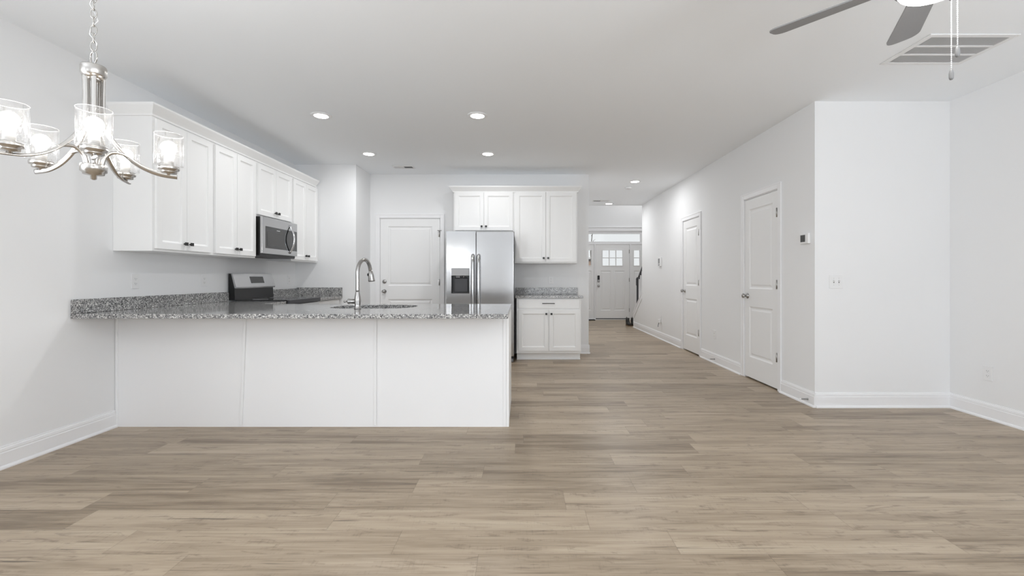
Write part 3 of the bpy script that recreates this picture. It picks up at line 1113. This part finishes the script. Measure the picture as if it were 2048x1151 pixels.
q.prism([(y, z) for y, z in bgp], 'x', .001, rw - .001)
q.build('backguard', M['black'], rg)
P0, P1 = Vector((0, -.0855, 1.060)), Vector((0, -.0475, 1.207))
q = MB()
q.prism([(-.0795, 1.0525), (-.096, 1.046), (-.098, 1.060), (-.056, 1.209), (-.012, 1.212), (-.012, 1.2055), (-.0425, 1.2045)], 'x', -.006, rw + .006)
q.build('control_panel', M['steel'], rg)
u = Vector((0, .042, .149)).normalized()
nrm = Vector((0, -u.z, u.y))
base_ = Vector((0, -.098, 1.060))
def slant(x, s, off):
    p_ = base_ + u * s + nrm * off
    return (x, p_.y, p_.z)
q = MB()
xa, xb2, s0, s1 = .285, .545, .042, .120
vs = [slant(x_, s_, o_) for o_ in (.0004, .002) for x_, s_ in ((xa, s0), (xb2, s0), (xb2, s1), (xa, s1))]
vv = [q.bm.verts.new(p_) for p_ in vs]
for f in ((0, 1, 2, 3), (4, 7, 6, 5), (0, 4, 5, 1), (1, 5, 6, 2), (2, 6, 7, 3), (3, 7, 4, 0)):
    q.bm.faces.new([vv[i] for i in f])
q.build('display', M['greyglass'], rg)
MB().box(.004, rw - .004, -.650, -.6255, .775, .868, .003).build('front_rail', M['steel'], rg)
od = MB().box(.004, rw - .004, -.655, -.6255, .22, .770, .004).build('oven_door', M['steel'], rg)
MB().box(.10, rw - .10, -.657, -.6552, .34, .64, .0006).build('oven_window', M['blackglass'], od)
hm = MB().cyl((.05, -.700, .795), (rw - .05, -.700, .795), .011, 14)
for x_ in (.08, rw - .08):
    hm.cyl((x_, -.651, .795), (x_, -.700, .795), .009, 10)
hm.build('oven_handle', M['chrome'], rg)
MB().box(.004, rw - .004, -.650, -.6255, .05, .212, .004).build('storage_drawer', M['steel'], rg)

# ------------------------------------------------------------------ microwave
mw = thing('microwave', 'over-the-range stainless microwave with curved handle', 'microwave', (XL + .002, YC[2] + .003, 1.402), PI / 2)
mh = .424
MB().box(.003, rw - .003, -.352, 0, .006, mh, .003).build('microwave_case', M['black'], mw)
MB().box(.006, rw - .006, -.349, -.03, -.006, .006).build('vent_tray', M['darkgrey'], mw)
mf = MB().box(0, rw, -.378, -.3525, .024, mh, .004).build('door_face', M['steel'], mw)
MB().box(.060, rw - .012, -.3795, -.3782, .085, .325, .0005).build('door_glass', M['blackglass'], mf)
MB().box(.088, .455, -.3805, -.3796, .112, .262, .0003).build('view_window', M['greyglass'], mf)
lg = MB()
for k, lw in enumerate((5, 4, 2, 5, 4, 5, 2, 4, 4)):
    x_ = .285 + k * .0075
    lg.box(x_, x_ + lw * .001, -.3802, -.3796, .291, .299)
lg.build('brand_mark', M['plate'], mf)
hp = [(.575 + 0 * i, -.379 - .052 * math.sin(PI * i / 16), .052 + .335 * i / 16) for i in range(17)]
MB().tube(hp, .0105, 14, flat=(1.0, 1.35)).build('handle', M['chrome'], mf)

# ------------------------------------------------------------------ refrigerator
fw_, fh_ = .924, 1.797
fg = thing('refrigerator', 'stainless side-by-side refrigerator with ice and water dispenser', 'refrigerator', (-1.028, YK - .03, 0))
fd_ = .645
MB().box(.006, fw_ - .006, -fd_, 0, .05, fh_ - .02, .004).build('refrigerator_case', M['darkgrey'], fg)
MB().box(.02, fw_ - .02, -fd_ + .02, -.05, 0, .05).build('base_box', M['black'], fg)
MB().box(.008, fw_ - .008, -fd_ - .055, -fd_ + .02, .008, .052, .004).build('toe_grille', M['midgrey'], fg)
MB().box(.008, fw_ - .008, -fd_ - .020, -fd_ + .002, .052, .086).build('kick_gap', M['black'], fg)
sx_ = .404
dt = .075
zb_, ztp = .086, fh_
dx0, dx1, dz0, dz1 = .065, .318, .945, 1.292
lm = panel_slab(sx_ - .003, ztp - zb_, dt, [(dx0, dx1, dz0 - zb_, dz1 - zb_, [(.002, .003), (.003, .055)])])
ld = lm.build('freezer_door', M['steel'], fg, (.001, -fd_ - .002, zb_), bevel=.006)
MB().box(sx_ + .003, fw_ - .001, -fd_ - .002 - dt, -fd_ - .002, zb_, ztp, .008, 3).build('fresh_food_door', M['steel'], fg)
oy = -dt
ds = MB()   # black liner of the dispenser recess
x0, x1, z0, z1 = dx0 + .004, dx1 - .004, dz0 - zb_ + .004, dz1 - zb_ - .004
ds.box(x0, x1, oy + .048, oy + .054, z0, z1)
ds.box(x0, x0 + .006, oy + .006, oy + .048, z0, z1)
ds.box(x1 - .006, x1, oy + .006, oy + .048, z0, z1)
ds.box(x0, x1, oy + .006, oy + .048, z0, z0 + .012)
ds.build('dispenser_recess', M['black'], ld)
MB().box(x0, x1, oy - .001, oy + .048, z1 - .098, z1, .003).build('dispenser_control', M['greyplastic'], ld)
dp = MB()
dp.prism([(oy + .047, z0 + .030), (oy + .022, z0 + .022), (oy + .030, z0 + .20), (oy + .047, z0 + .22)], 'x', x0 + .045, x1 - .028)
dp.build('dispenser_paddle', M['darkgrey'], ld)
MB().box(x0 + .060, x0 + .115, oy + .012, oy + .040, z1 - .128, z1 - .098, .004).build('ice_chute', M['midgrey'], ld)
MB().cyl((x0 + .165, oy + .025, z1 - .125), (x0 + .165, oy + .025, z1 - .098), .008, 12).build('water_spout', M['chrome'], ld)
fm = MB()
for a_, b_, c_, d_ in ((dx0 - .004, dx1 + .004, dz0 - zb_ - .006, dz0 - zb_ + .002), (dx1 - .002, dx1 + .004, dz0 - zb_, dz1 - zb_), (dx0 - .004, dx0 + .002, dz0 - zb_, dz1 - zb_), (dx0 - .004, dx1 + .004, dz1 - zb_ - .002, dz1 - zb_ + .004)):
    fm.box(a_, b_, oy - .004, oy + .002, c_, d_, .001)
fm.build('dispenser_frame', M['chrome'], ld)
for hx_, nm in ((sx_ - .038, 0), (sx_ + .041, 1)):
    yd = -fd_ - .002 - dt
    pts = [(hx_, yd + .004, .50), (hx_, yd - .030, .505)] + [(hx_, yd - .050 - .014 * math.sin(PI * i / 12), .53 + .90 * i / 12) for i in range(13)] + [(hx_, yd - .030, 1.46), (hx_, yd + .004, 1.468)]
    MB().tube(pts, .022, 16, flat=(1.0, 1.05)).build('door_handle', M['steel'], fg)

# ------------------------------------------------------------------ ceiling lights
def downlight(x, y, label, group, power):
    root = thing('recessed_light', label, 'light', (x, y, H), 0, group)
    MB().lathe([(.062, -.0005), (.098, -.0005), (.098, -.004), (.090, -.009), (.072, -.010), (.062, -.006)], 40, close=False).build('trim_ring', M['plate'], root)
    MB().lathe([(0, -.0005), (.071, -.0005), (.071, -.0075), (0, -.0085)], 40, close=False).build('lens', M['lamp'], root)
    l = bpy.data.lights.new('recessed_lamp', 'AREA')
    l.shape = 'DISK'
    l.size = .13
    l.energy = power
    l.color = (.98, .99, 1.0)
    lo = bpy.data.objects.new('recessed_lamp', l)
    COL.objects.link(lo)
    lo.location = (x, y, H - .014)
    return root


GL = 'recessed ceiling lights'
downlight(-1.955, 4.39, 'recessed ceiling light nearest the end wall cabinet, over the sink counter', GL, P_DOWN)
downlight(-.43, 4.39, 'recessed ceiling light over the free end of the peninsula', GL, P_DOWN)
downlight(-1.95, 5.745, 'recessed ceiling light in front of the range-side cabinets, close to the pantry wall', GL, P_DOWN)
downlight(-.43, 5.745, 'recessed ceiling light in front of the refrigerator cabinets', GL, P_DOWN)
downlight(1.868, 7.406, 'recessed hall ceiling light beside the smoke detector', GL, P_HALL)
downlight(1.868, 9.62, 'recessed hall ceiling light beside the small hall vent', GL, P_HALL)
sd = thing('smoke_detector', 'round white smoke detector on the hall ceiling', 'smoke detector', (1.872, 7.86, H))
MB().lathe([(0, -.0005), (.062, -.0005), (.062, -.012), (.056, -.030), (.044, -.036), (0, -.037)], 32, close=False).build('detector_body', M['plate'], sd)
MB().box(-.022, .022, -.035, -.025, -.0385, -.0365).build('detector_vent', M['midgrey'], sd)


def ceiling_register(x, y, w, d, label):
    root = thing('ceiling_vent', label, 'vent', (x, y, H), 0, 'small ceiling vents')
    m = MB()
    f = .020
    for a, b, c, e in ((-w / 2, w / 2, -d / 2, -d / 2 + f), (-w / 2, w / 2, d / 2 - f, d / 2), (-w / 2, -w / 2 + f, -d / 2 + f, d / 2 - f), (w / 2 - f, w / 2, -d / 2 + f, d / 2 - f), (-.006, .006, -d / 2 + f, d / 2 - f)):
        m.box(a, b, c, e, -.008, -.0005, .002)
    m.build('vent_frame', M['plate'], root)
    MB().box(-w / 2 + f, w / 2 - f, -d / 2 + f, d / 2 - f, -.0015, -.0005).build('vent_backing', M['mesh'], root)
    s = MB()
    n = 9
    for half in (-1, 1):
        xa_, xb_ = (-w / 2 + f, -.006) if half < 0 else (.006, w / 2 - f)
        for k in range(n):
            xx = xa_ + (xb_ - xa_) * (k + .5) / n
            s.prism([(xx - .004 * half, -.0016), (xx + .003 * half, -.0075), (xx + .0045 * half, -.0075), (xx - .0025 * half, -.0016)], 'y', -d / 2 + f, d / 2 - f)
    s.build('vent_louvre', M['plate'], root)
    return root


ceiling_register(-1.685, 6.44, .30, .15, 'small white ceiling vent in front of the kitchen door')
ceiling_register(1.635, 9.27, .34, .15, 'small white ceiling vent in the hall')

# big return grille
gx0, gx1, gy0, gy1 = 2.655, 3.240, 2.918, 3.335
rv = thing('return_air_grille', 'large white return air grille with three slotted bands on the ceiling', 'vent', ((gx0 + gx1) / 2, (gy0 + gy1) / 2, H))
W2, D2 = (gx1 - gx0) / 2, (gy1 - gy0) / 2
m = MB()
f = .034
for a, b, c, e in ((-W2, W2, -D2, -D2 + f), (-W2, W2, D2 - f, D2), (-W2, -W2 + f, -D2 + f, D2 - f), (W2 - f, W2, -D2 + f, D2 - f)):
    m.box(a, b, c, e, -.007, -.0005, .002)
bh = (2 * D2 - 2 * f) / 3
for k in (1, 2):
    yy = -D2 + f + k * bh
    m.box(-W2 + f, W2 - f, yy - .010, yy + .010, -.007, -.0005, .001)
m.build('grille_frame', M['plate'], rv)
MB().box(-W2 + f, W2 - f, -D2 + f, D2 - f, -.0012, -.0005).build('grille_backing', M['slot'], rv)
for k in range(3):
    ya = -D2 + f + k * bh + (.010 if k else 0)
    yb = -D2 + f + (k + 1) * bh - (.010 if k < 2 else 0)
    s = MB()
    nf = 44
    for i in range(nf):
        xx = -W2 + f + (2 * W2 - 2 * f) * (i + .5) / nf
        s.box(xx - .0028, xx + .0028, ya, yb, -.0045, -.0013)
    s.build('grille_fins', M['ventfin'], rv)
for sxn, syn in ((-1, -1), (1, -1), (-1, 1), (1, 1), (0, -1)):
    MB().lathe([(0, -.0095), (.004, -.009), (.005, -.0071), (0, -.0071)], 10, (sxn * (W2 - .015), syn * (D2 - .017), 0), close=False).build('grille_screw', M['plate'], rv)

# ------------------------------------------------------------------ ceiling fan
cx, cy, zb = 1.705, 1.85, 2.42
fn = thing('ceiling_fan', 'ceiling fan with flat grey blades and a lit opal bowl', 'ceiling fan', (cx, cy, 0))
MB().lathe([(0, H - .0005), (.075, H - .0005), (.078, H - .02), (.060, H - .055), (.030, H - .07), (0, H - .07)], 32, close=False).build('canopy', M['nickel'], fn)
MB().cyl((0, 0, H - .07), (0, 0, 2.545), .013, 14).build('downrod', M['nickel'], fn)
MB().lathe([(0, 2.555), (.03, 2.555), (.095, 2.535), (.115, 2.50), (.115, 2.455), (.085, 2.43), (0, 2.43)], 40, close=False).build('motor_housing', M['nickel'], fn)
MB().lathe([(0, 2.43), (.055, 2.43), (.062, 2.40), (.130, 2.385), (.136, 2.372), (.10, 2.366), (0, 2.366)], 40, close=False).build('light_kit', M['nickel'], fn)
bowl = [(.126, 2.372)] + [(.126 * math.cos(R(a)), 2.368 - .047 * math.sin(R(a))) for a in range(0, 91, 9)]
bowl[-1] = (0, 2.321)
MB().lathe(bowl, 40, close=False).build('light_bowl', M['bowl'], fn)
def rot2(p, a):
    return (p[0] * math.cos(a) - p[1] * math.sin(a), p[0] * math.sin(a) + p[1] * math.cos(a))
PITCH = R(-13)
for k in range(5):
    ang = R(60 + 72 * k)
    # outline along local x, widening a little, with a rounded tip
    ol = []
    wi, wo, r0_, r1_ = .054, .070, .150, .625
    rad = .045
    ol += [(r0_, -wi), (r1_ - rad, -wo)]
    ol += [(r1_ - rad + rad * math.sin(R(a)), -wo + rad - rad * math.cos(R(a))) for a in (22, 45, 67, 90)]
    ol += [(r1_ - rad + rad * math.sin(R(a)), wo - rad - rad * math.cos(R(a))) for a in (90, 112, 135, 157, 180)]
    ol += [(r0_, wi)]
    b_ = MB()
    b_.prism(ol, 'z', -.003, .003)
    bl = b_.build('fan_blade', M['blade'], fn, (0, 0, zb))
    bl.rotation_euler = (Matrix.Rotation(ang, 4, 'Z') @ Matrix.Rotation(PITCH, 4, 'X')).to_euler()
    q = MB()
    q.prism([(.085, -.016), (.15, -.020), (.215, -.040), (.225, -.030), (.225, .030), (.215, .040), (.15, .020), (.085, .016)], 'z', .0035, .0085)
    q.build('blade_bracket', M['nickel'], bl)
for (px, py, zl, zt_) in ((.148, .09, 2.016, 2.372), (.1165, .03, 2.085, 2.372)):
    ch = MB()
    zz = zl + .045
    nbd = int((zt_ - zz) / .0085)
    for i in range(nbd):
        ch.sphere((px, py, zz + i * .0085), .0026, 8)
    ch.cyl((px, py, zz), (px, py, zt_), .0009, 6)
    c_ = ch.build('pull_chain', M['plate'], fn)
    MB().lathe([(0, 0), (.005, .001), (.0078, .006), (.0086, .014), (.0084, .026), (.0068, .038), (.0042, .045), (.002, .048), (0, .048)], 18, (px, py, zl), close=False).build('chain_pull', M['pullgrey'], c_)
    e2 = MB().tube([(px * .55, py * .55, 2.375), (px * .95, py * .95, 2.372), (px, py, 2.362)], [.012, .011, .007], 12)
    e2.build('chain_arm', M['nickel'], c_)

# ------------------------------------------------------------------ chandelier
CXc, CYc = -1.607, 1.69
chd = thing('chandelier', 'brushed nickel five-light chandelier with seeded glass cylinder shades', 'chandelier', (CXc, CYc, 0))
MB().lathe([(0, H - .0005), (.062, H - .0005), (.064, H - .012), (.050, H - .026), (.012, H - .032), (0, H - .032)], 32, close=False).build('canopy', M['nickel'], chd)
ch = MB()
ztop = 1.960
zc0 = ztop + .054
k = 0
while zc0 + k * .0305 < H - .045:
    z_ = zc0 + k * .0305 + .019
    lp = []
    for i in range(20):
        t_ = 2 * PI * i / 20
        s_ = .0085 * math.cos(t_)
        v_ = .0185 * math.sin(t_)
        a_ = R(35) + (PI / 2 if k % 2 else 0)
        lp.append((s_ * math.cos(a_), s_ * math.sin(a_), z_ + v_))
    ch.tube(lp, .0021, 8, closed=True)
    k += 1
ch.build('chain', M['nickel'], chd)
MB().tube([(.020 * math.cos(R(-20)) * math.cos(2 * PI * i / 28), .020 * math.sin(R(-20)) * math.cos(2 * PI * i / 28), ztop + .030 + .024 * math.sin(2 * PI * i / 28)) for i in range(28)], .0024, 8, closed=True).build('ring', M['nickel'], chd)
cd = [(0, 0, ztop + .0), (-.002, 0, ztop + .05)]
n_ = 24
for i in range(n_ + 1):
    z_ = ztop + .055 + (H - .035 - ztop - .055) * i / n_
    cd.append((.011 * math.sin(i * 1.9), .009 * math.cos(i * 1.4), z_))
MB().tube(cd, .0013, 6).build('cord', M['plate'], chd)
MB().lathe([(0, ztop + .004), (.012, ztop + .004), (.014, ztop), (.036, ztop - .002), (.0385, ztop - .008), (.0385, ztop - .034), (.035, ztop - .040), (.030, ztop - .050), (0, ztop - .050)], 40, close=False).build('top_cap', M['nickel'], chd)
MB().cyl((0, 0, ztop - .05), (0, 0, 1.585), .006, 12).build('centre_stem', M['nickel'], chd)
MB().lathe([(0, 1.588), (.037, 1.588), (.039, 1.584), (.039, 1.562), (.032, 1.557), (.031, 1.551), (.010, 1.548), (.009, 1.534), (.004, 1.531), (0, 1.531)], 40, close=False).build('hub', M['nickel'], chd)


for a in (29.5, 108.0, 173.5, 250.0, 314.0):
    a = R(a)
    ca, sa = math.cos(a), math.sin(a)
    pol = lambda r_, z_: (r_ * ca, r_ * sa, z_)
    side = (-sa, ca, 0)
    arm = smooth_path([pol(.027, 1.915), pol(.0255, 1.85), pol(.0265, 1.79), pol(.033, 1.73), pol(.055, 1.684), pol(.092, 1.636), pol(.140, 1.597), pol(.195, 1.575), pol(.252, 1.569)])
    ao = MB().tube(arm, .0078, 12, flat=(1.25, .62), up=None).build('arm', M['nickel'], chd)
    br_ = smooth_path([pol(.024, 1.586), pol(.033, 1.618), pol(.055, 1.640), pol(.085, 1.638), pol(.102, 1.629)])
    MB().tube(br_, .0062, 10).build('brace', M['nickel'], ao)
    sx2, sy2 = .225 * ca, .225 * sa
    cup = MB().lathe([(0, 1.573), (.008, 1.573), (.008, 1.580), (.026, 1.582), (.0275, 1.586), (.0275, 1.592), (.034, 1.594), (.0355, 1.598), (.0355, 1.607), (.018, 1.609), (0, 1.609)], 32, (sx2, sy2, 0), close=False).build('socket_cup', M['nickel'], chd)
    MB().lathe([(0, 1.609), (.016, 1.609), (.016, 1.640), (.012, 1.643), (0, 1.643)], 20, (sx2, sy2, 0), close=False).build('socket', M['porcelain'], cup)
    rb = .0265
    blb = [(.011, 1.6435), (.013, 1.650)] + [(rb * math.sin(R(q)), 1.683 - rb * math.cos(R(q))) for q in range(35, 181, 12)] + [(0, 1.683 + rb)]
    MB().lathe(blb, 24, (sx2, sy2, 0), close=False).build('bulb', M['bulb'], cup)
    sh = MB().lathe([(.020, 1.6105), (.046, 1.6105), (.0485, 1.614), (.0485, 1.735), (.0462, 1.735), (.0462, 1.616), (.020, 1.6125)], 48, (sx2, sy2, 0), close=False)
    gs = sh.build('glass_shade', M['seeded'], chd)
    MB().tube([(sx2 + .0473 * math.cos(2 * PI * i / 48), sy2 + .0473 * math.sin(2 * PI * i / 48), 1.7355) for i in range(48)], .0009, 6, closed=True).build('glass_rim', M['glassrim'], gs)

# ------------------------------------------------------------------ wall plates and small fittings
def outlet(label, loc, rz, w=.076, h=.120, switch=False, group='white wall outlets'):
    """local: back at y=0, front -y, centred"""
    root = thing('light_switch' if switch else 'wall_outlet', label, 'switch' if switch else 'outlet', loc, rz, None if switch else group)
    MB().box(-w / 2, w / 2, -.006, -.0005, -h / 2, h / 2, .0025).build('cover_plate', M['plate'], root)
    if switch:
        for q in (-.023, .023):
            MB().box(q - .005, q + .005, -.0065, -.006, -.012, .012).build('toggle_slot', M['slot'], root)
            s_ = MB()
            s_.prism([(-.006, -.004), (-.020, .008), (-.020, .013), (-.006, .008)], 'x', q - .004, q + .004)
            s_.build('toggle', M['plate'], root)
            for zz in (-.030, .030):
                MB().lathe([(0, -.0072), (.003, -.007), (.0035, -.0061), (0, -.0061)], 10, (q, 0, zz), 'y', close=False).build('plate_screw', M['ventfin'], root)
    else:
        for zz in (-.0195, .0195):
            f_ = MB().box(-.017, .017, -.0075, -.006, zz - .0145, zz + .0145, .001).build('receptacle', M['plate'], root)
            s_ = MB()
            s_.box(-.0085, -.006, -.0078, -.0074, zz - .003, zz + .006)
            s_.box(.006, .0085, -.0078, -.0074, zz - .002, zz + .005)
            s_.box(-.002, .002, -.0078, -.0074, zz - .010, zz - .006)
            s_.build('slots', M['slot'], f_)
    return root


LW = PI / 2
outlet('white wall outlet over the granite backsplash at the open end of the counter', (XL, 3.69, 1.134), LW)
outlet('white wall outlet over the granite backsplash next to the range', (XL, 4.49, 1.134), LW)
outlet('white wall outlet past the range, in the corner by the pantry wall', (XL, 6.13, 1.134), LW)
outlet('white wall outlet over the small granite counter by the refrigerator', (.452, YK, 1.126), 0)
outlet('white wall outlet low on the living room side wall', (XQ, 3.706, .376), -PI / 2)
outlet('white wall outlet low on the hall wall between the two doors', (XR, 6.13, .387), -PI / 2)
outlet('white wall outlet near the stair end of the hall, with an adapter plugged in', (XR, 8.50, .385), -PI / 2)
outlet('white double light switch on the short wall facing the room', (2.823, YQ, 1.128), 0, .122, .122, True)

ad = thing('plug_adapter', 'small white plug adapter with dangling dark cord on the hall wall', 'adapter', (XR - .008, 8.50, .345), -PI / 2)
MB().box(-.025, .025, -.045, -.0005, -.032, .032, .006).build('adapter_body', M['plate'], ad)
MB().tube([(.0, -.03, -.030), (-.01, -.034, -.06), (-.015, -.040, -.085), (.01, -.05, -.105), (.03, -.052, -.095)], .007, 8).build('cord', M['midgrey'], ad)

th = thing('thermostat', 'white thermostat with dark screen on the hall wall corner', 'thermostat', (XR, 4.157, 1.523), -PI / 2)
MB().box(-.062, .062, -.026, -.0005, -.048, .048, .006).build('thermostat_body', M['plate'], th)
MB().box(-.048, .020, -.0275, -.0262, -.030, .034, .0005).build('screen', M['greyglass'], th)
kp = thing('alarm_keypad', 'white alarm keypad with grey buttons on the hall wall', 'keypad', (XR, 8.52, 1.46), -PI / 2)
MB().box(-.070, .070, -.030, -.0005, -.085, .085, .006).build('keypad_body', M['plate'], kp)
for r_ in range(4):
    for c_ in range(3):
        MB().box(-.052 + c_ * .032, -.026 + c_ * .032, -.033, -.0302, -.030 + r_ * .024, -.012 + r_ * .024, .001).build('button', M['midgrey'], kp)
MB().box(-.055, .040, -.0315, -.0302, -.066, -.048, .0005).build('label_strip', M['midgrey'], kp)


def door_stop(label, loc, rz):
    root = thing('door_stop', label, 'door stop', loc, rz, 'spring door stops')
    MB().lathe([(0, -.0005), (.010, -.0005), (.010, -.006), (.006, -.009), (0, -.009)], 16, axis='y', close=False).build('stop_base', M['satin'], root)
    pts = []
    for i in range(12 * 12):
        t_ = i / 12
        pts.append((.0052 * math.cos(2 * PI * t_), -.009 - .0045 * t_, .0052 * math.sin(2 * PI * t_)))
    MB().tube(pts, .0016, 6).build('spring', M['satin'], root)
    MB().lathe([(0, -.062), (.0065, -.062), (.007, -.074), (.005, -.078), (0, -.078)], 14, axis='y', close=False).build('rubber_tip', M['plate'], root)
    return root


door_stop('spring door stop on the hall baseboard under the thermostat', (XR - .0145, 4.115, .055), -PI / 2)
door_stop('spring door stop on the hall baseboard between the two hall doors', (XR - .0145, 6.10, .060), -PI / 2)
